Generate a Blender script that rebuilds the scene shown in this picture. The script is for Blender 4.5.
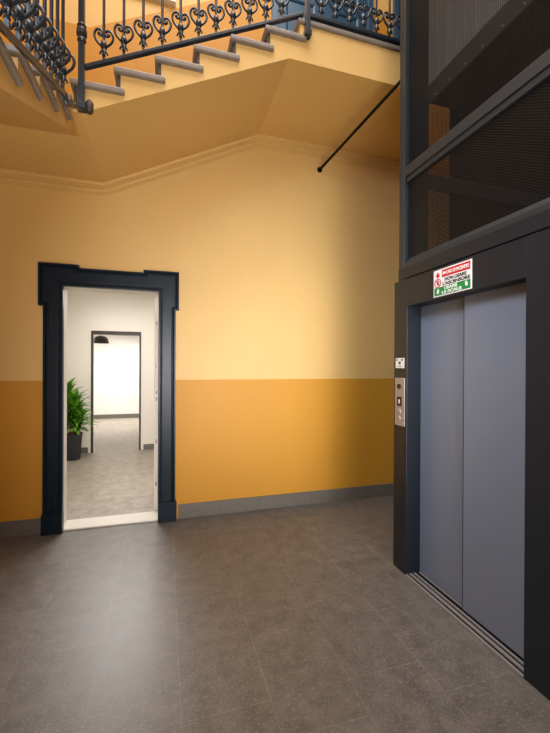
import bpy, bmesh, math, random
from mathutils import Vector, Matrix
random.seed(7)
PI = math.pi
scn = bpy.context.scene
col = scn.collection
for o in list(bpy.data.objects):
    bpy.data.objects.remove(o, do_unlink=True)

# ------------------------------------------------------------------ camera
YAW, PITCH, ROLL = 0.2897, -0.0025, 0.0045
cam_d = bpy.data.cameras.new('camera')
cam = bpy.data.objects.new('camera', cam_d)
col.objects.link(cam)
cam_d.sensor_fit = 'VERTICAL'
cam_d.sensor_height = 36
cam_d.lens = 369.07 / 733 * 36
cam_d.clip_start = 0.02
cam.rotation_mode = 'XYZ'
R = Matrix.Rotation(-YAW, 4, 'Z') @ Matrix.Rotation(PI/2 + PITCH, 4, 'X') @ Matrix.Rotation(ROLL, 4, 'Z')
cam.matrix_world = Matrix.Translation((0, 0, 1.56)) @ R
scn.camera = cam

# ------------------------------------------------------------------ light and exposure
scn.view_settings.view_transform = 'Standard'
scn.view_settings.look = 'None'
scn.view_settings.gamma = 1
scn.view_settings.use_curve_mapping = False
scn.view_settings.exposure = 0.0
w = bpy.data.worlds.new('world')
scn.world = w
w.use_nodes = True
w.node_tree.nodes['Background'].inputs[0].default_value = (1.0, 0.95, 0.88, 1)
w.node_tree.nodes['Background'].inputs[1].default_value = 0.25

def area(name, loc, target, sx, sy, power, color=(1, 1, 1), spread=180):
    l = bpy.data.lights.new(name, 'AREA')
    l.shape = 'RECTANGLE'
    l.size, l.size_y = sx, sy
    l.energy = power
    l.color = color
    l.spread = math.radians(spread)
    o = bpy.data.objects.new(name, l)
    col.objects.link(o)
    o.location = loc
    o.rotation_euler = (Vector(target) - Vector(loc)).to_track_quat('-Z', 'Y').to_euler()
    return o

area('skylight_light', (0.4, 1.2, 7.7), (0.4, 1.6, 0), 3.2, 3.0, 260, (1.0, 0.94, 0.86))
area('entrance_light', (0.8, -3.2, 1.6), (1.1, 3.9, 1.35), 3.0, 1.4, 34, (1.0, 0.98, 1.0), 43)
area('soffit_fill_light', (0.3, -1.6, 0.35), (0.3, 3.2, 4.2), 2.4, 0.6, 27, (1.0, 0.91, 0.80), 80)  # unseen low uplight added to brighten the stair soffits
area('elevator_fill_light', (-1.6, -0.6, 4.2), (1.7, 2.2, 1.9), 1.5, 1.6, 48, (0.74, 0.86, 1.0), 70)  # cool fill added from the left for the elevator front, no window modelled
area('middle_room_light', (-0.4, 5.6, 3.1), (-0.5, 5.6, 0), 1.6, 1.8, 42, (1.0, 0.96, 0.90), 150)
area('floor_sheen_light', (-0.25, 6.3, 2.98), (0.2, 2.6, 0), 1.7, 1.2, 25, (1.0, 0.98, 0.98), 80)  # unseen light added to throw a sheen through the doorway onto the hall floor
area('far_room_window_light', (-3.2, 10.4, 1.9), (-1.2, 10.9, 0.0), 1.4, 1.6, 45, (1.0, 0.97, 0.94))
area('far_room_ceiling_light', (-0.9, 10.4, 2.9), (-0.9, 10.8, 0), 1.6, 1.0, 60, (1.0, 0.97, 0.94), 110)

# ------------------------------------------------------------------ materials
def lin(c):
    return tuple(((v/255)/12.92 if v/255 <= .04045 else ((v/255+.055)/1.055)**2.4) for v in c)

def newmat(name):
    m = bpy.data.materials.new(name)
    m.use_nodes = True
    nt = m.node_tree
    return m, nt, nt.nodes['Principled BSDF']

def plain(name, c, rough=.6, metal=0, var=.08, scale=6, bump=0, bscale=60, spec=.5, stretch=None):
    """base colour with a soft noise variation and optional bump"""
    m, nt, b = newmat(name)
    N, L = nt.nodes.new, nt.links.new
    g = N('ShaderNodeNewGeometry')
    mp = N('ShaderNodeMapping')
    L(g.outputs['Position'], mp.inputs[0])
    if stretch: mp.inputs['Scale'].default_value = stretch
    n = N('ShaderNodeTexNoise'); n.inputs['Scale'].default_value = scale; n.inputs['Detail'].default_value = 5
    L(mp.outputs[0], n.inputs['Vector'])
    mx = N('ShaderNodeMix'); mx.data_type = 'RGBA'
    c = lin(c)
    mx.inputs['A'].default_value = tuple(v*(1-var) for v in c) + (1,)
    mx.inputs['B'].default_value = tuple(min(1, v*(1+var)) for v in c) + (1,)
    L(n.outputs['Fac'], mx.inputs['Factor'])
    L(mx.outputs['Result'], b.inputs['Base Color'])
    b.inputs['Roughness'].default_value = rough
    b.inputs['Metallic'].default_value = metal
    b.inputs['Specular IOR Level'].default_value = spec
    if bump:
        n2 = N('ShaderNodeTexNoise'); n2.inputs['Scale'].default_value = bscale; n2.inputs['Detail'].default_value = 3
        L(mp.outputs[0], n2.inputs['Vector'])
        bp = N('ShaderNodeBump'); bp.inputs['Strength'].default_value = bump; bp.inputs['Distance'].default_value = .01
        L(n2.outputs['Fac'], bp.inputs['Height']); L(bp.outputs[0], b.inputs['Normal'])
    return m

CREAM = (226, 187, 118)
ORANGE = (205, 146, 47)
M = {}
M['cream'] = plain('cream_plaster', CREAM, .55, var=.04, scale=2, bump=.05, bscale=40, spec=.3)
M['white'] = plain('white_plaster', (236, 230, 220), .7, var=.02, scale=2)
M['casing'] = plain('blue_black_lacquer', (17, 31, 42), .34, var=.1, scale=5, bump=.03, bscale=30, spec=.25)
M['frame_grey'] = plain('charcoal_metal', (24, 31, 39), .42, var=.06, scale=4, metal=.0)
M['frame_side'] = plain('charcoal_metal_posts', (42, 47, 51), .45, var=.06, scale=4)
M['iron'] = plain('painted_iron', (36, 45, 56), .3, var=.3, scale=30, metal=.0, bump=.1, bscale=80)
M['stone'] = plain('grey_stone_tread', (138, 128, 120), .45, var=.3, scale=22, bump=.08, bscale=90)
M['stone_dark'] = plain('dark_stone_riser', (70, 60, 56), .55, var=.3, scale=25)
M['skirt'] = plain('speckled_grey_stone', (108, 103, 94), .4, var=.4, scale=60, bump=.03, bscale=120)
M['marble'] = plain('white_marble_sill', (222, 216, 206), .3, var=.06, scale=8)
M['door_steel'] = plain('grey_blue_satin_steel', (132, 142, 160), .4, var=.03, scale=1.2, metal=.15)
M['alu'] = plain('brushed_aluminium', (160, 155, 156), .4, var=.06, scale=60, metal=.3)
M['steel'] = plain('warm_stainless_steel', (172, 160, 150), .4, var=.08, scale=40, metal=.3)
M['black'] = plain('black_metal', (5, 5, 6), .6, var=.2, scale=12, spec=.2)
M['mesh_black'] = plain('black_mesh_wire', (24, 26, 29), .4, var=.2, scale=40)
M['car'] = plain('dull_grey_car_metal', (122, 125, 128), .5, var=.35, scale=5, metal=.1, stretch=(6, 6, .4))
M['sign_white'] = plain('sign_white', (240, 240, 238), .4, var=.01)
M['sign_red'] = plain('sign_red', (205, 28, 36), .4, var=.02)
M['sign_green'] = plain('sign_green', (10, 140, 66), .4, var=.02)
M['sign_black'] = plain('sign_black', (20, 20, 22), .4, var=.02)
M['pot'] = plain('dark_grey_planter', (58, 62, 68), .55, var=.08, scale=8)
M['soil'] = plain('potting_soil', (50, 36, 26), .95, var=.3, scale=60, bump=.5)
M['stem'] = plain('cane_stem', (150, 112, 70), .7, var=.2, scale=30)
M['lamp'] = plain('taupe_lamp_shade', (74, 68, 62), .4, var=.04)
M['dark_frame'] = plain('dark_brown_metal_frame', (56, 48, 42), .45, var=.05)
M['blue'] = plain('blue_painted_wood', (42, 82, 116), .4, var=.12, scale=6, bump=.05)
M['display'] = plain('dark_purple_display', (36, 26, 52), .2, var=.05)

def leaf_mat():
    m, nt, b = newmat('dracaena_leaf')
    N, L = nt.nodes.new, nt.links.new
    g = N('ShaderNodeNewGeometry')
    n = N('ShaderNodeTexNoise'); n.inputs['Scale'].default_value = 14
    L(g.outputs['Position'], n.inputs['Vector'])
    mx = N('ShaderNodeMix'); mx.data_type = 'RGBA'
    mx.inputs['A'].default_value = lin((42, 98, 22)) + (1,)
    mx.inputs['B'].default_value = lin((122, 186, 46)) + (1,)
    L(n.outputs['Fac'], mx.inputs['Factor'])
    L(mx.outputs['Result'], b.inputs['Base Color'])
    b.inputs['Roughness'].default_value = .4
    return m
M['leaf'] = leaf_mat()

def glass_mat():
    m, nt, b = newmat('clear_glass')
    b.inputs['Base Color'].default_value = (.8, .85, .9, 1)
    b.inputs['Roughness'].default_value = .05
    b.inputs['Transmission Weight'].default_value = 1
    b.inputs['IOR'].default_value = 1.1
    return m
M['glass'] = glass_mat()
M['dark_glass'] = plain('dark_window_glass', (18, 24, 34), .1, var=.1)
mb, ntb, bb = newmat('lamp_bulb_glow')
bb.inputs['Emission Color'].default_value = (1, .95, .85, 1); bb.inputs['Emission Strength'].default_value = 3
M['bulb'] = mb

def floor_mat(name, c1, c2, cm):
    m, nt, b = newmat(name)
    N, L = nt.nodes.new, nt.links.new
    g = N('ShaderNodeNewGeometry')
    mp = N('ShaderNodeMapping'); mp.vector_type = 'POINT'
    L(g.outputs['Position'], mp.inputs[0])
    # brick rows run along world Y
    sx = N('ShaderNodeSeparateXYZ'); L(g.outputs['Position'], sx.inputs[0])
    ax = N('ShaderNodeMath'); ax.operation = 'ADD'; ax.inputs[1].default_value = 8.1 - .48; L(sx.outputs['X'], ax.inputs[0])
    ay = N('ShaderNodeMath'); ay.operation = 'ADD'; ay.inputs[1].default_value = 9.0 - 1.65 + .15; L(sx.outputs['Y'], ay.inputs[0])
    cb = N('ShaderNodeCombineXYZ'); L(ay.outputs[0], cb.inputs['X']); L(ax.outputs[0], cb.inputs['Y'])
    br = N('ShaderNodeTexBrick')
    br.offset = .32; br.offset_frequency = 2; br.squash = 1
    br.inputs['Scale'].default_value = 1
    br.inputs['Brick Width'].default_value = .61
    br.inputs['Row Height'].default_value = .405
    br.inputs['Mortar Size'].default_value = .0018
    br.inputs['Mortar Smooth'].default_value = .3
    br.inputs['Color1'].default_value = lin(c1) + (1,)
    br.inputs['Color2'].default_value = lin(c2) + (1,)
    br.inputs['Mortar'].default_value = lin(cm) + (1,)
    L(cb.outputs[0], br.inputs['Vector'])
    n1 = N('ShaderNodeTexNoise'); n1.inputs['Scale'].default_value = 9; n1.inputs['Detail'].default_value = 8; n1.inputs['Roughness'].default_value = .7
    L(g.outputs['Position'], n1.inputs['Vector'])
    r1 = N('ShaderNodeValToRGB'); r1.color_ramp.elements[0].position = .3; r1.color_ramp.elements[1].position = .72
    r1.color_ramp.elements[0].color = (.60, .59, .58, 1); r1.color_ramp.elements[1].color = (1.24, 1.23, 1.20, 1)
    L(n1.outputs['Fac'], r1.inputs[0])
    mu = N('ShaderNodeMix'); mu.data_type = 'RGBA'; mu.blend_type = 'MULTIPLY'; mu.inputs['Factor'].default_value = 1
    L(br.outputs['Color'], mu.inputs['A']); L(r1.outputs[0], mu.inputs['B'])
    # pale flecks
    n2 = N('ShaderNodeTexNoise'); n2.inputs['Scale'].default_value = 70; n2.inputs['Detail'].default_value = 4; n2.inputs['Roughness'].default_value = .7
    L(g.outputs['Position'], n2.inputs['Vector'])
    r2 = N('ShaderNodeValToRGB'); r2.color_ramp.elements[0].position = .54; r2.color_ramp.elements[1].position = .66
    r2.color_ramp.elements[0].color = (0, 0, 0, 1); r2.color_ramp.elements[1].color = (.5, .5, .5, 1)
    L(n2.outputs['Fac'], r2.inputs[0])
    m2 = N('ShaderNodeMix'); m2.data_type = 'RGBA'
    L(r2.outputs[0], m2.inputs['Factor']); L(mu.outputs['Result'], m2.inputs['A'])
    m2.inputs['B'].default_value = lin((160, 152, 140)) + (1,)
    L(m2.outputs['Result'], b.inputs['Base Color'])
    rr = N('ShaderNodeMapRange'); rr.inputs['To Min'].default_value = .34; rr.inputs['To Max'].default_value = .5
    L(n1.outputs['Fac'], rr.inputs['Value']); L(rr.outputs[0], b.inputs['Roughness'])
    bp = N('ShaderNodeBump'); bp.inputs['Strength'].default_value = .12; bp.inputs['Distance'].default_value = .004
    L(n2.outputs['Fac'], bp.inputs['Height']); L(bp.outputs[0], b.inputs['Normal'])
    return m
M['floor'] = floor_mat('grey_brown_floor_tiles', (110, 106, 103), (104, 100, 97), (134, 129, 122))
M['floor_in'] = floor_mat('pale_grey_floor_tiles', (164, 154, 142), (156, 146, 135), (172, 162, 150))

def wall_mat():
    """cream plaster, orange dado up to 1.41 m and again beside the stairs"""
    m, nt, b = newmat('two_tone_wall_paint')
    N, L = nt.nodes.new, nt.links.new
    g = N('ShaderNodeNewGeometry')
    s = N('ShaderNodeSeparateXYZ'); L(g.outputs['Position'], s.inputs[0])
    def math_(op, a, bb_=None, c=None):
        x = N('ShaderNodeMath'); x.operation = op
        for i, v in enumerate((a, bb_, c)):
            if v is None: continue
            if isinstance(v, (int, float)): x.inputs[i].default_value = v
            else: L(v, x.inputs[i])
        return x.outputs[0]
    low = math_('LESS_THAN', s.outputs['Z'], 1.411)
    cl = N('ShaderNodeClamp'); cl.inputs['Min'].default_value = -.70; cl.inputs['Max'].default_value = 1.2
    L(s.outputs['X'], cl.inputs[0])
    line = math_('MULTIPLY_ADD', cl.outputs[0], .51, 5.125)
    rel = math_('SUBTRACT', s.outputs['Z'], line)
    up = math_('MULTIPLY', math_('LESS_THAN', rel, 0.0), math_('GREATER_THAN', rel, -1.42))
    fac = math_('MAXIMUM', low, up)
    n = N('ShaderNodeTexNoise'); n.inputs['Scale'].default_value = 1.6; n.inputs['Detail'].default_value = 4
    L(g.outputs['Position'], n.inputs['Vector'])
    def pair(c):
        mx = N('ShaderNodeMix'); mx.data_type = 'RGBA'; c = lin(c)
        mx.inputs['A'].default_value = tuple(v*.95 for v in c) + (1,)
        mx.inputs['B'].default_value = tuple(v*1.05 for v in c) + (1,)
        L(n.outputs['Fac'], mx.inputs['Factor'])
        return mx.outputs['Result']
    mx = N('ShaderNodeMix'); mx.data_type = 'RGBA'
    L(fac, mx.inputs['Factor']); L(pair(CREAM), mx.inputs['A']); L(pair(ORANGE), mx.inputs['B'])
    L(mx.outputs['Result'], b.inputs['Base Color'])
    b.inputs['Roughness'].default_value = .5
    b.inputs['Specular IOR Level'].default_value = .3
    n2 = N('ShaderNodeTexNoise'); n2.inputs['Scale'].default_value = 45; L(g.outputs['Position'], n2.inputs['Vector'])
    bp = N('ShaderNodeBump'); bp.inputs['Strength'].default_value = .05; bp.inputs['Distance'].default_value = .01
    L(n2.outputs['Fac'], bp.inputs['Height']); L(bp.outputs[0], b.inputs['Normal'])
    return m
M['wall'] = wall_mat()

# ------------------------------------------------------------------ mesh helpers
class MB:
    def __init__(s): s.v, s.f = [], []
    def add(s, vs, fs):
        n = len(s.v); s.v += [tuple(v) for v in vs]; s.f += [[i+n for i in f] for f in fs]; return s
    def box(s, x0, x1, y0, y1, z0, z1):
        x0, x1 = sorted((x0, x1)); y0, y1 = sorted((y0, y1)); z0, z1 = sorted((z0, z1))
        return s.add([(x0,y0,z0),(x1,y0,z0),(x1,y1,z0),(x0,y1,z0),(x0,y0,z1),(x1,y0,z1),(x1,y1,z1),(x0,y1,z1)],
                     [[0,3,2,1],[4,5,6,7],[0,1,5,4],[1,2,6,5],[2,3,7,6],[3,0,4,7]])
    def prism(s, pts, axis, a, b):
        """pts in the plane across AXIS, extruded from a to b.  x: (y,z)  y: (x,z)  z: (x,y)"""
        n = len(pts)
        f3 = {'x': lambda p, t: (t, p[0], p[1]), 'y': lambda p, t: (p[0], t, p[1]), 'z': lambda p, t: (p[0], p[1], t)}[axis]
        vs = [f3(p, a) for p in pts] + [f3(p, b) for p in pts]
        return s.add(vs, [list(range(n))[::-1], list(range(n, 2*n))] + [[i, (i+1) % n, n+(i+1) % n, n+i] for i in range(n)])
    def tube(s, pts, r, k=8, cap=True, flat=None):
        """round tube along a path; r a number or a list; flat=(a,b) scales the section"""
        P = [Vector(p) for p in pts]; n = len(P)
        rs = r if isinstance(r, (list, tuple)) else [r]*n
        t0 = (P[1]-P[0]).normalized()
        up = Vector((0, 0, 1)) if abs(t0.z) < .9 else Vector((1, 0, 0))
        u = t0.cross(up).normalized(); vs = []
        for i in range(n):
            t = (P[min(i+1, n-1)]-P[max(i-1, 0)]).normalized()
            u = (u - t*u.dot(t)).normalized(); v = t.cross(u)
            for j in range(k):
                a = 2*PI*j/k + PI/k
                ca, sa = math.cos(a), math.sin(a)
                if flat: ca *= flat[0]; sa *= flat[1]
                vs.append(P[i] + (u*ca + v*sa)*rs[i])
        fs = [[i*k+j, i*k+(j+1) % k, (i+1)*k+(j+1) % k, (i+1)*k+j] for i in range(n-1) for j in range(k)]
        if cap: fs += [list(range(k))[::-1], [(n-1)*k+j for j in range(k)]]
        return s.add(vs, fs)
    def lathe(s, prof, c=(0, 0, 0), k=20, axis='z'):
        vs = []
        for r, h in prof:
            for j in range(k):
                a = 2*PI*j/k
                p = (r*math.cos(a), r*math.sin(a), h)
                if axis == 'x': p = (h, r*math.cos(a), r*math.sin(a))
                if axis == 'y': p = (r*math.cos(a), h, r*math.sin(a))
                vs.append((c[0]+p[0], c[1]+p[1], c[2]+p[2]))
        n = len(prof)
        fs = [[i*k+j, i*k+(j+1) % k, (i+1)*k+(j+1) % k, (i+1)*k+j] for i in range(n-1) for j in range(k)]
        fs += [list(range(k))[::-1], [(n-1)*k+j for j in range(k)]]
        return s.add(vs, fs)
    def build(s, name, mat, parent=None, smooth=False, bevel=0, kind=None):
        me = bpy.data.meshes.new(name)
        me.from_pydata(s.v, [], s.f)
        bm = bmesh.new(); bm.from_mesh(me)
        bmesh.ops.recalc_face_normals(bm, faces=bm.faces[:])
        bm.to_mesh(me); bm.free()
        me.materials.append(M[mat])
        if smooth:
            for p in me.polygons: p.use_smooth = True
        o = bpy.data.objects.new(name, me)
        col.objects.link(o)
        if parent: o.parent = parent
        if bevel:
            b = o.modifiers.new('bevel', 'BEVEL'); b.width = bevel; b.segments = 2; b.limit_method = 'ANGLE'
        if kind: o['kind'] = kind
        return o

def tag(o, label, cat, group=None):
    o['label'] = label; o['category'] = cat
    if group: o['group'] = group
    return o
def empty(name, loc=(0, 0, 0), label=None, cat=None, group=None, kind=None):
    o = bpy.data.objects.new(name, None); col.objects.link(o); o.location = loc
    o.empty_display_size = .1
    if label: tag(o, label, cat, group)
    if kind: o['kind'] = kind
    return o
def under(parent, *objs):
    """keep the children's world coordinates although the parent has a location"""
    for o in objs:
        o.parent = parent
        o.matrix_parent_inverse = Matrix.Translation(parent.location).inverted()
def S(o):
    o['kind'] = 'structure'; return o

# ------------------------------------------------------------------ setting
W = 3.88          # plane of the back wall
OX0, OX1, OZ = -.908, -.06, 2.29
XL, XR, YF = -1.76, 4.0, -4.6
ZT = 8.0

def wall_y(name, mat, y0, y1, x0, x1, z0, z1, holes):
    """a wall across Y with rectangular openings, cut into boxes"""
    mb = MB()
    xs = sorted({x0, x1} | {h[0] for h in holes} | {h[1] for h in holes})
    for a, b in zip(xs, xs[1:]):
        cuts = sorted((h[2], h[3]) for h in holes if h[0] <= a and h[1] >= b)
        z = z0
        for c, d in cuts:
            if c > z: mb.box(a, b, y0, y1, z, c)
            z = d
        if z < z1: mb.box(a, b, y0, y1, z, z1)
    return S(mb.build(name, mat))

WIN = (-.95, .05, 5.22, 6.5)
DOR = (1.10, 2.34, 4.35, 6.7)
DO2 = (2.62, 3.7, 4.35, 6.7)
wall_y('wall_back', 'wall', W, W+.21, XL-.2, XR+.2, 0, ZT, [(OX0-.03, OX1+.03, 0, OZ+.02), WIN, DOR, DO2])
S(MB().box(XL-.2, XL, YF, W, 0, ZT).build('wall_left', 'wall'))
S(MB().box(XR, XR+.2, YF, W, 0, ZT).build('wall_right', 'wall'))
S(MB().box(XL-.2, XR+.2, YF-.2, YF, 0, ZT).build('wall_front', 'wall'))
S(MB().box(-6, XR+.2, YF-.2, W+.1, -.1, 0).build('floor', 'floor'))
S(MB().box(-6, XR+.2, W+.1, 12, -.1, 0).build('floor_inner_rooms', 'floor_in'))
S(MB().box(XL-.2, XR+.2, YF-.2, W+.21, ZT, ZT+.1).build('ceiling', 'cream'))

# skirting of the hall
S(MB().box(XL, -1.078, W-.018, W, 0, .143).build('baseboard_back', 'skirt', bevel=.003))
S(MB().box(.135, XR, W-.018, W, 0, .143).build('baseboard_back_right', 'skirt', bevel=.003))
S(MB().box(XR-.018, XR, YF, W-.018, 0, .143).build('baseboard_right', 'skirt', bevel=.003))

# rooms behind the door
Y2 = 7.2
wall_y('wall_middle_room_far', 'white', Y2, Y2+.16, -2.6, 1.3, 0, 3.3, [(-1.25, -.425, 0, 2.165)])
S(MB().box(-2.6, -2.45, W+.21, Y2, 0, 3.3).build('wall_middle_room_left', 'white'))
S(MB().box(1.15, 1.3, W+.21, Y2, 0, 3.3).build('wall_middle_room_right', 'white'))
S(MB().box(-2.6, OX0-.03, W+.21, W+.22, 0, 3.3).box(OX1+.03, 1.3, W+.21, W+.22, 0, 3.3).box(OX0-.03, OX1+.03, W+.21, W+.22, OZ+.02, 3.3).build('wall_middle_room_near', 'white'))
S(MB().box(-2.6, 1.3, W+.21, Y2+.16, 3.3, 3.4).build('ceiling_middle_room', 'white'))
S(MB().box(-5, 2.2, 11.65, 11.8, 0, 3.1).build('wall_far_room_far', 'white'))
S(MB().box(2.05, 2.2, Y2+.16, 11.65, 0, 3.1).build('wall_far_room_right', 'white'))
S(MB().box(-5, -4.85, Y2+.16, 11.65, 0, 3.1).build('wall_far_room_left', 'white'))
S(MB().box(-5, 2.2, Y2+.16, 11.8, 3.1, 3.2).build('ceiling_far_room', 'white'))
S(MB().box(-2.45, -1.30, Y2-.015, Y2, 0, .10).build('baseboard_middle_room_left', 'skirt'))
S(MB().box(-.375, 1.15, Y2-.015, Y2, 0, .10).build('baseboard_middle_room_right', 'skirt'))
S(MB().box(-4.85, 2.05, 11.635, 11.65, 0, .12).build('baseboard_far_room', 'skirt'))

# black casing of the hall door
d1 = S(empty('door_1', (-.49, W, 0)))
def offs(path, d):
    """rectilinear open path (x,z) offset to its right-hand side (inwards for a clockwise arch)"""
    out = []
    n = len(path)
    def nrm(a, b):
        dx, dz = b[0]-a[0], b[1]-a[1]; l = math.hypot(dx, dz); return (dz/l, -dx/l)
    for i, p in enumerate(path):
        ns = []
        if i > 0: ns.append(nrm(path[i-1], p))
        if i < n-1: ns.append(nrm(p, path[i+1]))
        if len(ns) == 1: q = (p[0]+ns[0][0]*d, p[1]+ns[0][1]*d)
        else: q = (p[0]+(ns[0][0]+ns[1][0])*d, p[1]+(ns[0][1]+ns[1][1])*d)
        out.append(q)
    return out
def band(mb, path, a, b, y0, y1a, y1b):
    A, B = offs(path, a), offs(path, b)
    for i in range(len(path)-1):
        q = [A[i], A[i+1], B[i+1], B[i]]
        vs = [(p[0], y0, p[1]) for p in q] + [(A[i][0], y1a, A[i][1]), (A[i+1][0], y1a, A[i+1][1]), (B[i+1][0], y1b, B[i+1][1]), (B[i][0], y1b, B[i][1])]
        mb.add(vs, [[0,1,2,3],[4,7,6,5],[0,4,5,1],[1,5,6,2],[2,6,7,3],[3,7,4,0]])
outer = [(-1.066, .19), (-1.066, 2.10), (-1.107, 2.10), (-1.107, 2.49), (-.775, 2.49), (-.775, 2.462), (-.205, 2.462), (-.205, 2.49), (.133, 2.49), (.133, 2.11), (.102, 2.11), (.102, .19)]
inner = [(OX0, .19), (OX0, OZ), (OX1, OZ), (OX1, .19)]
cs = MB()
cs.box(-1.066, OX0, W-.03, W, .19, 2.10).box(-1.107, OX0, W-.03, W, 2.10, OZ).box(-1.107, .133, W-.03, W, OZ, 2.462)
cs.box(-1.107, -.775, W-.03, W, 2.462, 2.49).box(-.205, .133, W-.03, W, 2.462, 2.49)
cs.box(OX1, .102, W-.03, W, .19, 2.11).box(OX1, .133, W-.03, W, 2.11, OZ)
under(d1, cs.build('casing', 'casing'))
ol = MB(); band(ol, outer, 0, .014, W-.03, W-.062, W-.062); band(ol, outer, .014, .03, W-.03, W-.058, W-.04); band(ol, outer, .034, .042, W-.03, W-.04, W-.036)
under(d1, ol.build('outer_moulding', 'casing'))
il = MB(); band(il, inner, 0, -.014, W-.03, W-.042, W-.042); band(il, inner, -.014, -.035, W-.03, W-.036, W-.031)
band(il, inner, -.055, -.075, W-.03, W-.034, W-.034)
under(d1, il.build('inner_moulding', 'casing'))
for a, b in ((-1.078, OX0+.003), (OX1-.003, .115)):
    under(d1, MB().box(a, b, W-.066, W, 0, .183).box(a+.004, b-.004, W-.06, W, .183, .195).build('plinth_block', 'casing', bevel=.003))
# lining of the opening and rebate strip
ln = MB().box(OX0-.03, OX0-.022, W, W+.21, 0, OZ).box(OX1+.018, OX1+.03, W+.0, W+.21, 0, OZ).box(OX0-.03, OX1+.03, W, W+.21, OZ+.005, OZ+.02)
under(d1, ln.build('white_lining', 'white'))
under(d1, MB().box(OX1-.004, OX1+.018, W+.0, W+.03, .018, OZ).build('rebate_strip', 'casing'))
# open white leaf seen on its edge
leaf = MB().box(-.108, -.064, W+.235, W+.98, .012, 2.27).build('door_leaf', 'white', bevel=.003)
under(d1, leaf)
for z in (2.0, 1.55, 1.27, 1.2, .75, .3):
    h = MB().box(-.094, -.078, W+.229, W+.235, z-.02, z+.02).build('latch_plate', 'alu'); under(leaf, h)
S(MB().box(OX0, OX1, W-.02, W, 0, .018).box(OX0-.022, OX1+.018, W, W+.215, 0, .018).build('trim_threshold', 'marble', bevel=.004))

# dark frame of the inner opening
d2 = S(empty('door_2', (-.84, Y2, 0)))
fr = MB().box(-1.255, -1.222, Y2-.012, Y2+.05, 0, 2.165).box(-.452, -.42, Y2-.012, Y2+.05, 0, 2.165).box(-1.222, -.452, Y2-.012, Y2+.165, 2.105, 2.165)
under(d2, fr.build('door_frame', 'dark_frame'))
under(d2, MB().box(-.456, -.452, Y2+.0, Y2+.03, 1.15, 1.25).build('strike_plate', 'alu'))

# moulding under the stair soffits along the back wall
def soff(x):
    return 3.28 if x < -.557 else (4.014 if x > .942 else 3.28 + (x+.557)*(.734/1.499))
px = [XL, -.557, .942, XR]
mo = MB()
for d0, d1_, p0, p1 in ((0, .03, .075, .075), (.03, .05, .065, .03), (.056, .08, .04, .04), (.08, .095, .035, .008)):
    for a, b in zip(px, px[1:]):
        za, zb = soff(a), soff(b)
        vs = [(a, W, za-d0), (b, W, zb-d0), (b, W, zb-d1_), (a, W, za-d1_), (a, W-p0, za-d0), (b, W-p0, zb-d0), (b, W-p1, zb-d1_), (a, W-p1, za-d1_)]
        mo.add(vs, [[0,1,2,3],[4,7,6,5],[0,4,5,1],[1,5,6,2],[2,6,7,3],[3,7,4,0]])
S(mo.build('trim_1', 'cream'))

# windows and doors of the upper landing
def panel_door(name, x0, x1, z0, z1):
    e = S(empty(name, ((x0+x1)/2, W, z0)))
    f = MB().box(x0, x0+.07, W-.03, W+.12, z0, z1).box(x1-.07, x1, W-.03, W+.12, z0, z1).box(x0+.07, x1-.07, W-.03, W+.12, z1-.07, z1)
    under(e, f.build('door_frame', 'blue', bevel=.005))
    xm = (x0+x1)/2
    for a, b in ((x0+.075, xm-.004), (xm+.004, x1-.075)):
        lf = MB().box(a, b, W+.03, W+.075, z0+.01, z1-.075)
        for c, d in ((z0+.15, z0+.55), (z0+.7, z0+1.3), (z0+1.42, z1-.2)):
            band(lf, [(a+.1, c), (a+.1, d), (b-.1, d), (b-.1, c), (a+.1, c)], 0, .022, W+.03, W+.012, W+.022)
        l = lf.build('door_leaf', 'blue', bevel=.003); under(e, l)
    kb = MB().lathe([(.006, -.05), (.012, -.045), (.024, -.03), (.024, -.015), (.01, 0)], (xm+.06, W+.03, z0+1.05), 12, 'y').build('door_knob', 'steel', smooth=True)
    under(e, kb)
panel_door('door_3', *DOR)
panel_door('door_4', *DO2)
we = S(empty('window_1', ((WIN[0]+WIN[1])/2, W, WIN[2])))
wf = MB(); x0, x1, z0, z1 = WIN
wf.box(x0, x0+.05, W+.02, W+.09, z0, z1).box(x1-.05, x1, W+.02, W+.09, z0, z1).box(x0, x1, W+.02, W+.09, z0, z0+.05).box(x0, x1, W+.02, W+.09, z1-.05, z1).box(-.475, -.425, W+.02, W+.09, z0, z1)
under(we, wf.build('window_frame', 'white'), MB().box(x0, x1, W+.045, W+.055, z0, z1).build('window_pane', 'dark_glass'), MB().box(x0-.04, x1+.04, W-.05, W+.02, z0-.03, z0).build('window_sill', 'marble'))

# ------------------------------------------------------------------ staircase
YE = 2.80       # outer face of the flight along the back wall
XE = -.62       # outer face of the lower flight
st = empty('staircase', (-.6, 3.4, 3.34), 'cream plastered staircase with grey stone treads turning along the back wall above the door', 'staircase')
RUN1, RIS1 = .29, .135
NZ1 = [(1.87+RUN1*k, 2.94+RIS1*k) for k in range(-21, 4)]     # nosings of the lower flight (y,z)
pr = [(NZ1[0][0], 0.0)]
for y, z in NZ1[:-1]: pr += [(y, z-.04), (y+RUN1, z-.04)]
pr += [(NZ1[-1][0], 3.30), (3.099, 3.30), (3.099, 3.2795), (1.69, 2.64), (-3.95, .012), (-4.0, 0)]
under(st, MB().prism(pr, 'x', XL, XE).build('lower_flight', 'cream'))
under(st, MB().box(XL, -.60, 2.80, W, 3.28, 3.305).build('lower_landing', 'cream'))
under(st, MB().box(XL, -.60, 2.72, W, 3.305, 3.345).build('landing_slab', 'stone', bevel=.006))
tr = MB().box(XL, XE+.022, -.02, RUN1+.0, -.034, 0).build('tread', 'stone', bevel=.008)
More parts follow.
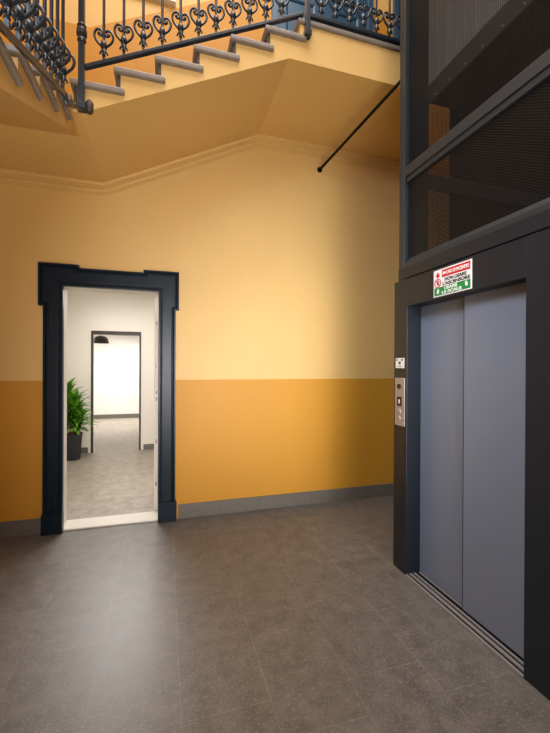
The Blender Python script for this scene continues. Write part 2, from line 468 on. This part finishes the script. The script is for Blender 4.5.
for i, (y, z) in enumerate(NZ1[:-1]):
    o = tr if i == 0 else tr.copy()
    if i: col.objects.link(o)
    o.parent = st; o.matrix_parent_inverse = Matrix.Translation(st.location).inverted(); o.location = (0, y, z)
RUN2, RIS2 = .272, .144
NZ2 = [(-.60+RUN2*k, 3.49+RIS2*k) for k in range(6)]
pr = [(-.60, 3.30)]
for x, z in NZ2: pr += [(x, z-.04), (x+RUN2, z-.04)]
pr += [(1.032, 4.31), (XR, 4.31), (XR, 4.014), (.942, 4.014), (-.557, 3.281), (-.60, 3.28)]
under(st, MB().prism(pr, 'y', YE, W).build('upper_flight', 'cream'))
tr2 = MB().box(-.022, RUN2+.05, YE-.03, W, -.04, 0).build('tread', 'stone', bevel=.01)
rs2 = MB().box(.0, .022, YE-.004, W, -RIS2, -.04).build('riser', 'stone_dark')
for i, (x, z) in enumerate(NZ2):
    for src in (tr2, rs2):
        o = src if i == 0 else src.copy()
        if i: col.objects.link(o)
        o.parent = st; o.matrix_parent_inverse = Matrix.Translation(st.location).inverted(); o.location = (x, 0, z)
under(st, MB().box(1.01, XR, YE-.02, W, 4.312, 4.352).build('landing_slab', 'stone', bevel=.01))
# rounded end of the first riser at the corner
under(st, MB().lathe([(.014, 0), (.024, .015), (.026, .07), (.012, .09)], (-.503, 2.80, 3.285), 14).build('corner_scroll', 'stone_dark', smooth=True))

# ------------------------------------------------------------------ railings
def spiral(mb, c, s, r0, r1, turns, a0, plane, rad=.0065):
    pts = []
    for i in range(22):
        t = i/21; r = r0+(r1-r0)*t; a = a0 + s*turns*2*PI*t
        u, v = r*math.cos(a), r*math.sin(a)
        pts.append((u+c[0], v+c[1]))
    return pts
def heart_pts():
    """one lobe of the heart scroll, in (along, up), starting at the collar"""
    return [(0, .105), (.022, .118), (.045, .142), (.058, .172), (.057, .200), (.045, .220), (.028, .226), (.013, .216), (.008, .199), (.015, .186), (.026, .186), (.031, .196), (.025, .203)]
def cr(P, k=3):
    """smooth a 2D polyline"""
    out = []
    for i in range(len(P)-1):
        a, b, c, d = P[max(i-1, 0)], P[i], P[i+1], P[min(i+2, len(P)-1)]
        for j in range(k):
            t = j/k
            out.append(tuple(.5*((2*b[q]) + (c[q]-a[q])*t + (2*a[q]-5*b[q]+4*c[q]-d[q])*t*t + (3*b[q]-a[q]-3*c[q]+d[q])*t**3) for q in (0, 1)))
    out.append(P[-1]); return out
def make_baluster(axis, H=.88):
    """baluster at the origin: bar, collar with leaves; scrolls as its sub-part; the heart lies in the plane of AXIS and Z"""
    A = (lambda u, v, w=0: (u, w, v)) if axis == 'x' else (lambda u, v, w=0: (w, u, v))
    b = MB()
    b.tube([(0, 0, 0), (0, 0, .10)], .0115, 4)
    b.tube([(0, 0, .16), (0, 0, H)], .0095, 6)
    bar = b.build('baluster', 'iron')
    k = MB()
    k.lathe([(.008, .048), (.014, .052), (.010, .060), (.016, .088), (.012, .092), (.020, .100), (.024, .120), (.018, .140), (.009, .160)], (0, 0, 0), 10)
    for s in (-1, 1):
        k.tube([A(s*.010, .088), A(s*.020, .070), A(s*.026, .055), A(s*.018, .060)], [.006, .007, .004, .002], 5)
        k.tube([A(0, .088, s*.010), A(0, .070, s*.020), A(0, .055, s*.024)], [.006, .006, .002], 5)
    kn = k.build('leaf_collar', 'iron', smooth=True)
    h = MB()
    for s in (-1, 1):
        pts = cr(heart_pts())
        n = len(pts)
        h.tube([A(s*p[0], p[1]) for p in pts], [.0085 if i < n*.85 else .0085+.003*(i/n) for i in range(n)], 6, flat=(1.0, 1.0))
    hs = h.build('heart_scroll', 'iron', smooth=True)
    kn.parent = bar; hs.parent = bar
    return bar, kn, hs
PX = make_baluster('x')
usedp = {}
def put_baluster(proto, parent, loc):
    key = id(proto)
    if key not in usedp:
        usedp[key] = 1; bar, kn, hs = proto
    else:
        bar = proto[0].copy(); kn = proto[1].copy(); hs = proto[2].copy()
        for o in (bar, kn, hs): col.objects.link(o)
        kn.parent = bar; hs.parent = bar
    bar.parent = parent; bar.matrix_parent_inverse = Matrix.Translation(parent.location).inverted(); bar.location = loc

def slope_bar(p, q, wid, hgt):
    """flat bar of horizontal width wid and height hgt between two points in a vertical plane of X or Y"""
    mb = MB(); h = hgt/2
    if abs(p[0]-q[0]) > abs(p[1]-q[1]):
        mb.prism([(p[0], p[2]-h), (q[0], q[2]-h), (q[0], q[2]+h), (p[0], p[2]+h)], 'y', p[1]-wid/2, p[1]+wid/2)
    else:
        mb.prism([(p[1], p[2]-h), (q[1], q[2]-h), (q[1], q[2]+h), (p[1], p[2]+h)], 'x', p[0]-wid/2, p[0]+wid/2)
    return mb
def newel(x, y, z0, z1, zc):
    mb = MB().box(x-.019, x+.019, y-.019, y+.019, z0, z1)
    mb.lathe([(.022, zc-.06), (.030, zc-.05), (.024, zc-.035), (.034, zc-.01), (.034, zc+.02), (.024, zc+.035), (.031, zc+.05), (.022, zc+.065)], (x, y, 0), 12)
    mb.lathe([(.022, zc+.40), (.032, zc+.42), (.024, zc+.44), (.022, zc+.47)], (x, y, 0), 12)
    mb.box(x-.028, x+.028, y-.028, y+.028, z0-.045, z0+.0)
    return mb.build('newel_post', 'iron', bevel=.003)

YB = 2.79
barz = lambda x: 3.621 + .5014*(x+.463)
r2 = empty('stair_railing', (.25, YB, 3.95), 'black wrought iron railing with heart scrolls climbing beside the steps over the door', 'railing')
under(r2, newel(-.548, 2.775, 3.325, 4.62, 3.80))
under(r2, slope_bar((-.53, YB, barz(-.53)), (1.055, YB, barz(1.055)), .036, .028).build('bottom_rail', 'iron', bevel=.004))
under(r2, slope_bar((-.53, YB, barz(-.53)+.88), (1.055, YB, barz(1.055)+.88), .05, .03).build('handrail', 'iron', bevel=.008))
x = -.413
while x < 1.0:
    put_baluster(PX, r2, (x, YB, barz(x))); x += .1285

r3 = empty('landing_railing', (2.4, YB, 4.39), 'black wrought iron railing level along the upper landing in front of the blue doors', 'railing')
under(r3, newel(1.085, 2.77, 4.24, 5.5, 4.75))
under(r3, slope_bar((1.09, YB, 4.385), (3.95, YB, 4.385), .036, .032).build('bottom_rail', 'iron', bevel=.004))
under(r3, slope_bar((1.09, YB, 5.26), (3.95, YB, 5.26), .05, .03).build('handrail', 'iron', bevel=.008))
x = 1.21
while x < 3.9:
    put_baluster(PX, r3, (x, YB, 4.385)); x += .1285

XB = -.572
bz1 = lambda y: 2.778 + (y-1.559)*.425
r1 = empty('stair_railing', (XB, 1.6, 2.82), 'black wrought iron railing of the lower flight, coming down towards the camera', 'railing')
rb = slope_bar((XB, 1.559, bz1(1.559)), (XB, 2.45, bz1(2.45)), .016, .03)
mb2 = slope_bar((XB, -.4, bz1(-.4)), (XB, 1.559, bz1(1.559)), .016, .03); rb.add(mb2.v, mb2.f)
rb.tube([(XB, 2.45, bz1(2.45)+.01), (XB, 2.465, 3.13), (XB+.005, 2.475, 3.115)], .012, 6)
rb.tube([(XB, 2.475, 3.12), (-.548, 2.775, 3.295)], .014, 6)
under(r1, rb.build('bottom_rail', 'iron'))
hr = slope_bar((XB, 1.559, bz1(1.559)+.88), (XB, 2.74, bz1(2.74)+.88), .05, .03)
mb2 = slope_bar((XB, -.4, bz1(-.4)+.88), (XB, 1.559, bz1(1.559)+.88), .05, .03); hr.add(mb2.v, mb2.f)
under(r1, hr.build('handrail', 'iron'))
y = 2.40
while y > -.35:
    put_baluster(PX, r1, (XB, y, bz1(y))); y -= .112

# ------------------------------------------------------------------ tie rod
rd = MB().tube([(1.673, W, 3.783), (1.765, 2.425, 3.79)], .014, 10)
rd.lathe([(.03, -.012), (.03, 0)], (1.673, W, 3.783), 12, 'y')
tag(rd.build('tie_rod', 'black', smooth=False), 'thin black metal rod bracing the elevator shaft to the yellow wall', 'rod')

# ------------------------------------------------------------------ elevator shaft
EX = 1.725
SY0, SY1 = 1.16, 2.457
sh = empty('elevator_shaft', (2.4, 1.8, 2.2), 'tall charcoal metal elevator shaft with black mesh panels above the elevator doorway', 'elevator shaft')
P = lambda mb, name, mat, **k: under(sh, mb.build(name, mat, **k))
TOP = 7.4
P(MB().box(EX, EX+.012, SY1-.066, SY1, 2.21, TOP).box(EX+.012, EX+.05, SY1-.05, SY1, 2.21, TOP).box(EX+.05, EX+.075, SY1-.066, SY1, 2.21, TOP), 'corner_post', 'frame_side', bevel=.003)
P(MB().box(EX, EX+.07, SY0-.07, SY0, 0, TOP), 'corner_post', 'frame_side', bevel=.003)
P(MB().box(1.80, 1.97, SY1-.03, SY1, 2.21, TOP), 'side_post', 'frame_side', bevel=.003)
P(MB().box(EX+.004, EX+.06, SY0, SY1-.066, 2.985, 3.06).box(EX+.016, EX+.055, SY0, SY1-.066, 2.945, 2.985), 'cross_beam', 'frame_side', bevel=.003)
P(MB().box(1.97, 3.1, SY1-.04, SY1, 2.95, 3.06), 'cross_beam', 'frame_side', bevel=.003)
P(MB().box(EX+.004, EX+.06, SY0, SY1-.066, 5.2, 5.3), 'cross_beam', 'frame_side', bevel=.003)
P(MB().prism([(EX+.006, 2.305), (EX+.006, 2.335), (EX+.03, 2.37), (EX+.06, 2.37), (EX+.06, 2.305)], 'y', SY0, SY1-.066), 'bottom_beam', 'frame_side')
P(MB().box(EX-.004, EX+.06, SY0-.0, SY1-.0, 2.218, 2.303), 'fascia_band', 'frame_grey', bevel=.003)
P(MB().box(2.19, 3.1, SY1-.02, SY1, 2.21, TOP), 'side_panel', 'black')
P(MB().box(EX+.07, 3.1, SY1-.02, SY1+.0, 0, 2.21), 'side_panel', 'frame_grey')
P(MB().box(EX+.07, 3.1, SY0-.02, SY0, 0, TOP), 'side_panel', 'black')
P(MB().box(3.1, 3.12, SY0-.02, SY1, 0, TOP), 'back_panel', 'black')

def lattice(plane, c, a0, a1, z0, z1, step_a, step_z, w, t, name):
    """expanded metal: two families of diagonal strands clipped to the rectangle"""
    mb = MB()
    def seg(p, q, off):
        dx, dz = q[0]-p[0], q[1]-p[1]; l = math.hypot(dx, dz)
        if l < .004: return
        nx, nz = -dz/l*w/2, dx/l*w/2
        pts = [(p[0]+nx, p[1]+nz), (q[0]+nx, q[1]+nz), (q[0]-nx, q[1]-nz), (p[0]-nx, p[1]-nz)]
        if plane == 'x':
            vs = [(c+off, a, z) for a, z in pts] + [(c+off+t, a, z) for a, z in pts]
        else:
            vs = [(a, c+off, z) for a, z in pts] + [(a, c+off+t, z) for a, z in pts]
        mb.add(vs, [[0,1,2,3],[4,7,6,5],[0,4,5,1],[1,5,6,2],[2,6,7,3],[3,7,4,0]])
    m = step_z/step_a
    H = z1-z0; Wd = a1-a0
    n = int((Wd + H/m)/step_a)+1
    for i in range(n+1):
        s = a0 - H/m + i*step_a
        # rising strand through (s,z0)
        p = (s, z0) if s >= a0 else (a0, z0+(a0-s)*m)
        qx = s+H/m
        q = (qx, z1) if qx <= a1 else (a1, z0+(a1-s)*m)
        if p[1] < z1 and q[1] > z0 and p[0] < a1: seg(p, q, 0)
        # falling strand, mirrored
        f = lambda r: (a0+a1-r[0], r[1])
        if p[1] < z1 and q[1] > z0 and p[0] < a1: seg(f(p), f(q), t*.6)
    return mb.build(name, 'mesh_black')
under(sh, lattice('x', EX+.035, SY0, SY1-.066, 2.37, 2.945, .024, .015, .0036, .0012, 'mesh_panel'))
under(sh, lattice('y', SY1-.02, 1.97, 2.19, 2.25, 2.95, .018, .012, .003, .001, 'mesh_panel'))
gm = MB()
y = SY0
while y < SY1-.066:
    gm.box(EX+.035, EX+.0365, y-.0011, y+.0011, 3.06, 5.2); y += .0125
z = 3.06
while z < 5.2:
    gm.box(EX+.0365, EX+.038, SY0, SY1-.066, z-.0011, z+.0011); z += .0125
under(sh, gm.build('mesh_panel', 'mesh_black'))

# car hanging inside the shaft
cr_ = empty('elevator_car', (2.4, 1.82, 3.52), 'dull grey elevator car hanging high inside the mesh shaft', 'elevator car')
CX, CY0, CY1, CZ = 1.88, 1.25, 2.325, 3.52
under(cr_, MB().box(CX, 2.95, CY0, CY1, CZ+.14, 5.75).build('car_body', 'car'))
under(cr_, MB().box(CX+.012, 2.93, CY0+.01, CY1-.01, CZ, CZ+.14).build('car_base', 'black'))
ap = MB().box(CX-.004, CX+.01, CY0, CY1, CZ+.0, CZ+.13)
under(cr_, ap.build('apron', 'frame_side'))
for k in range(7):
    yb = CY1-.08-k*.14
    under(cr_, MB().lathe([(.004, -.008), (.006, -.003), (.006, 0)], (CX-.004, yb, CZ+.02), 8, 'x').build('bolt', 'alu'))
for k in range(4):
    yb = CY1-.2-k*.25
    under(cr_, MB().box(CX-.006, CX, yb-.004, yb+.004, CZ+.14, 5.7).build('seam_strip', 'alu'))

# ------------------------------------------------------------------ elevator doorway
ev = empty('elevator_doorway', (EX, 1.88, 0), 'charcoal elevator doorway with two closed grey blue sliding panels', 'elevator')
Q = lambda mb, name, mat, **k: (lambda o: (under(ev, o), o)[1])(mb.build(name, mat, **k))
DY0, DY1, DZ = 1.41, 2.352, 2.006
Q(MB().box(EX, EX+.125, DY1, 2.512, 0, 2.212), 'jamb', 'frame_grey', bevel=.003)
Q(MB().box(EX, EX+.125, SY0-.1, DY0, 0, 2.212), 'jamb', 'frame_grey', bevel=.003)
Q(MB().box(EX+.0015, EX+.125, DY0, DY1, DZ, 2.212), 'lintel', 'frame_grey', bevel=.002)
SPL = 1.908
Q(MB().box(EX+.125, EX+.155, SPL-.05, DY1+.01, .012, DZ+.01), 'sliding_panel', 'door_steel', bevel=.003)
Q(MB().box(EX+.098, EX+.121, DY0-.0, SPL, .012, DZ+.01), 'sliding_panel', 'door_steel', bevel=.003)
Q(MB().box(EX+.1, EX+.122, SPL, SPL+.006, .012, DZ+.01), 'seam_shade', 'frame_grey')  # dark strip standing in for the shaded gap between the panels
sl = MB()
for a, b, h in ((0.0, .016, .010), (.034, .056, .010), (.072, .088, .010), (.118, .16, .008)):
    sl.box(EX-.004+a, EX-.004+b, DY0+.0, DY1, 0, h)
Q(sl, 'door_sill', 'alu')
Q(MB().box(EX-.0035, EX+.155, DY0, DY1, 0, .0045), 'sill_groove', 'black')

# call panel
PXc, PYc = EX-.006, 2.432
cp = Q(MB().box(PXc, EX, 2.372, 2.490, 1.105, 1.47), 'call_panel', 'steel', bevel=.002)
def sub(mb, name, mat, par, **k):
    o = mb.build(name, mat, **k); o.parent = par
    o.matrix_parent_inverse = par.matrix_world.inverted() if False else Matrix.Identity(4)
    return o
sub(MB().lathe([(.017, -.012), (.019, -.006), (.019, 0)], (PXc, 2.432, 1.405), 16, 'x'), 'key_switch', 'sign_black', cp)
sub(MB().box(PXc-.003, PXc, 2.405, 2.459, 1.255, 1.325), 'floor_display', 'display', cp)
sub(MB().box(PXc-.0045, PXc-.003, 2.427, 2.437, 1.275, 1.305), 'display_digit', 'sign_white', cp)
for z in (1.215, 1.165):
    sub(MB().lathe([(.014, -.008), (.018, -.005), (.019, 0)], (PXc, 2.432, z), 18, 'x'), 'call_button', 'alu', cp)

def text_part(s, size_y, size_z, cy, cz, x, mat, name, parent, thick=.0006):
    """lettering on a face that looks towards -X, read from the hall: left end at larger Y; fitted to a width and height"""
    cu = bpy.data.curves.new(name, 'FONT'); cu.body = s; cu.align_x = 'CENTER'; cu.align_y = 'CENTER'; cu.offset = .045
    tmp = bpy.data.objects.new('tmp_text', cu); col.objects.link(tmp)
    dg = bpy.context.evaluated_depsgraph_get()
    me = bpy.data.meshes.new_from_object(tmp.evaluated_get(dg))
    bpy.data.objects.remove(tmp, do_unlink=True); bpy.data.curves.remove(cu)
    xs = [v.co.x for v in me.vertices]; ys = [v.co.y for v in me.vertices]
    mx, my = (min(xs)+max(xs))/2, (min(ys)+max(ys))/2
    sx, sy = size_y/(max(xs)-min(xs)), size_z/(max(ys)-min(ys))
    for v in me.vertices:
        v.co = Vector((x, cy-(v.co.x-mx)*sx, cz+(v.co.y-my)*sy))
    me.name = name; me.materials.clear(); me.materials.append(M[mat])
    o = bpy.data.objects.new(name, me); col.objects.link(o); o.parent = parent
    md = o.modifiers.new('thickness', 'SOLIDIFY'); md.thickness = thick
    return o

# fire sign on the lintel
SA, SB, SZ0, SZ1 = 2.067, 1.748, 2.018, 2.194      # far edge, near edge, bottom, top
XS = EX-.0025
sg = MB().box(XS, EX+.001, SB, SA, SZ0, SZ1).build('fire_sign', 'sign_white')
tag(sg, 'red white and green fire safety sign fixed above the elevator doors', 'sign')
wY = SA-SB; hZ = SZ1-SZ0
yy = lambda u: SA-u*wY
zz = lambda v: SZ0+v*hZ
sub(MB().box(XS-.0005, XS, yy(.24), yy(.97), zz(.68), zz(.95)), 'red_band', 'sign_red', sg)
sub(MB().box(XS-.0005, XS, yy(.025), yy(.975), zz(.04), zz(.34)), 'green_band', 'sign_green', sg)
text_part("IN CASO DI INCENDIO", .68*wY, .13*hZ, yy(.605), zz(.815), XS-.001, 'sign_white', 'lettering', sg)
text_part("NON USARE", .56*wY, .125*hZ, yy(.60), zz(.58), XS-.001, 'sign_black', 'lettering', sg)
text_part("L'ASCENSORE", .70*wY, .125*hZ, yy(.615), zz(.43), XS-.001, 'sign_black', 'lettering', sg)
text_part("USARE", .34*wY, .11*hZ, yy(.48), zz(.26), XS-.001, 'sign_white', 'lettering', sg)
text_part("LE SCALE", .52*wY, .11*hZ, yy(.50), zz(.12), XS-.001, 'sign_white', 'lettering', sg)
# flame
fl = [(0, 0), (.035, .02), (.05, .06), (.035, .11), (.03, .085), (.012, .16), (-.02, .11), (-.03, .12), (-.048, .06), (-.035, .02)]
sub(MB().prism([(yy(.125-p[0]*1.0), zz(.70+p[1]*1.35)) for p in fl], 'x', XS-.0012, XS), 'flame_symbol', 'sign_red', sg)
# prohibition ring with a figure
rg = MB()
ring = [(yy(.125)+.027*math.cos(a*PI/14), zz(.505)+.027*math.sin(a*PI/14)) for a in range(29)]
rg.tube([(XS-.0008, p[0], p[1]) for p in ring], .0032, 4, cap=False)
rg.tube([(XS-.001, yy(.125)+.019, zz(.505)+.019), (XS-.001, yy(.125)-.019, zz(.505)-.019)], .003, 4)
sub(rg, 'prohibition_ring', 'sign_red', sg)
sub(MB().box(XS-.0008, XS, yy(.125)-.007, yy(.125)+.007, zz(.505)-.014, zz(.505)+.01).lathe([(.005, -.0008), (.005, 0)], (XS, yy(.125), zz(.505)+.016), 10, 'x'), 'figure_symbol', 'sign_black', sg)
for u in (.13, .88):
    d = 1 if u < .5 else -1
    v0 = .19 if u < .5 else .22
    sub(MB().prism([(yy(u-.035*d), zz(v0-.08)), (yy(u+.02*d), zz(v0-.08)), (yy(u+.03*d), zz(v0+.0)), (yy(u+.03*d), zz(v0+.08)), (yy(u), zz(v0+.1)), (yy(u-.03*d), zz(v0+.02))], 'x', XS-.0012, XS), 'stair_symbol', 'sign_white', sg)

# small white notice above the call panel
nt_ = MB().box(EX-.002, EX, 2.381, 2.488, 1.545, 1.622).build('notice_sticker', 'sign_white')
tag(nt_, 'small white notice sticker above the call buttons on the elevator frame', 'sticker')
for a, b, c, d in ((2.462, 2.480, 1.602, 1.612), (2.395, 2.420, 1.602, 1.612), (2.425, 2.45, 1.575, 1.595), (2.41, 2.46, 1.558, 1.562)):
    sub(MB().box(EX-.0028, EX-.002, a, b, c, d), 'printed_mark', 'frame_grey', nt_)

# ------------------------------------------------------------------ plant
PP = (-1.455, 6.78, 0)
pl = empty('potted_plant', PP, 'leafy green dracaena in a dark grey pot seen through the open doorway', 'plant')
prof = [(.10, 0), (.115, .01), (.142, .40), (.15, .405), (.15, .43), (.135, .43), (.13, .39)]
MB().lathe(prof, (0, 0, 0), 28).build('pot', 'pot', pl, smooth=True)
MB().lathe([(.13, .375), (.13, .392)], (0, 0, 0), 20).build('soil', 'soil', pl)
stems = [((-.03, .0), (-.08, .02), 1.17), ((.03, .02), (.02, .0), .98), ((.0, -.04), (.05, -.05), .84), ((-.05, -.03), (-.13, -.03), .72), ((.05, -.02), (.10, -.03), .66)]
random.seed(11)
fo = MB()
for (b0, t0, h) in stems:
    b = Vector((b0[0], b0[1], .385)); t = Vector((t0[0], t0[1], h))
    MB().tube([b, b.lerp(t, .5)+Vector((.012, 0, 0)), t], [.013, .011, .009], 7).build('stem', 'stem', pl, smooth=True)
    n = 34
    for i in range(n):
        q = i/n
        base = b.lerp(t, .32+.68*q) if h < .9 else b.lerp(t, .38+.62*q)
        az = i*2.399+random.uniform(-.3, .3)
        L_ = random.uniform(.25, .36)*(1.0 if q < .8 else .95)
        el = math.radians(15+60*q+random.uniform(-8, 8))
        dr = Vector((math.cos(az), math.sin(az), 0)); side = Vector((-dr.y, dr.x, 0))
        pts = []; ns = 7; p = base.copy(); e = el
        for j in range(ns):
            pts.append(p.copy()); p = p + (dr*math.cos(e)+Vector((0, 0, 1))*math.sin(e))*(L_/(ns-1)); e -= .20*(1-.3*q)
        vs = []
        for j, pp in enumerate(pts):
            s = j/(ns-1); wd = .038*(.45+1.6*s*(1-s)*1.6)*(1-s**3)+.0006
            vs += [pp-side*wd+Vector((0, 0, .004)), pp-Vector((0, 0, .003)), pp+side*wd+Vector((0, 0, .004))]
        fs = []
        for j in range(ns-1):
            for c in (0, 1): fs.append([j*3+c, j*3+c+1, j*3+c+4, j*3+c+3])
        fo.add(vs, fs)
fo.build('foliage', 'leaf', pl, smooth=True)

# ------------------------------------------------------------------ pendant lamp of the far room
LY = 9.5
lp = empty('pendant_lamp', (-1.445, LY, 2.07), 'dark dome pendant lamp hanging in the bright far room', 'lamp')
MB().lathe([(.172, 0), (.17, .02), (.155, .09), (.12, .145), (.06, .17), (.02, .178), (.018, .17), (.055, .16), (.112, .137), (.147, .085), (.163, .02), (.166, 0)], (0, 0, 0), 28).build('lamp_shade', 'lamp', lp, smooth=True)
MB().tube([(0, 0, .17), (0, 0, 1.03)], .004, 6).build('cord', 'sign_black', lp)
MB().lathe([(.01, .15), (.03, .12), (.045, .08), (.03, .045), (.005, .035)], (0, 0, 0), 14).build('bulb', 'bulb', lp, smooth=True)
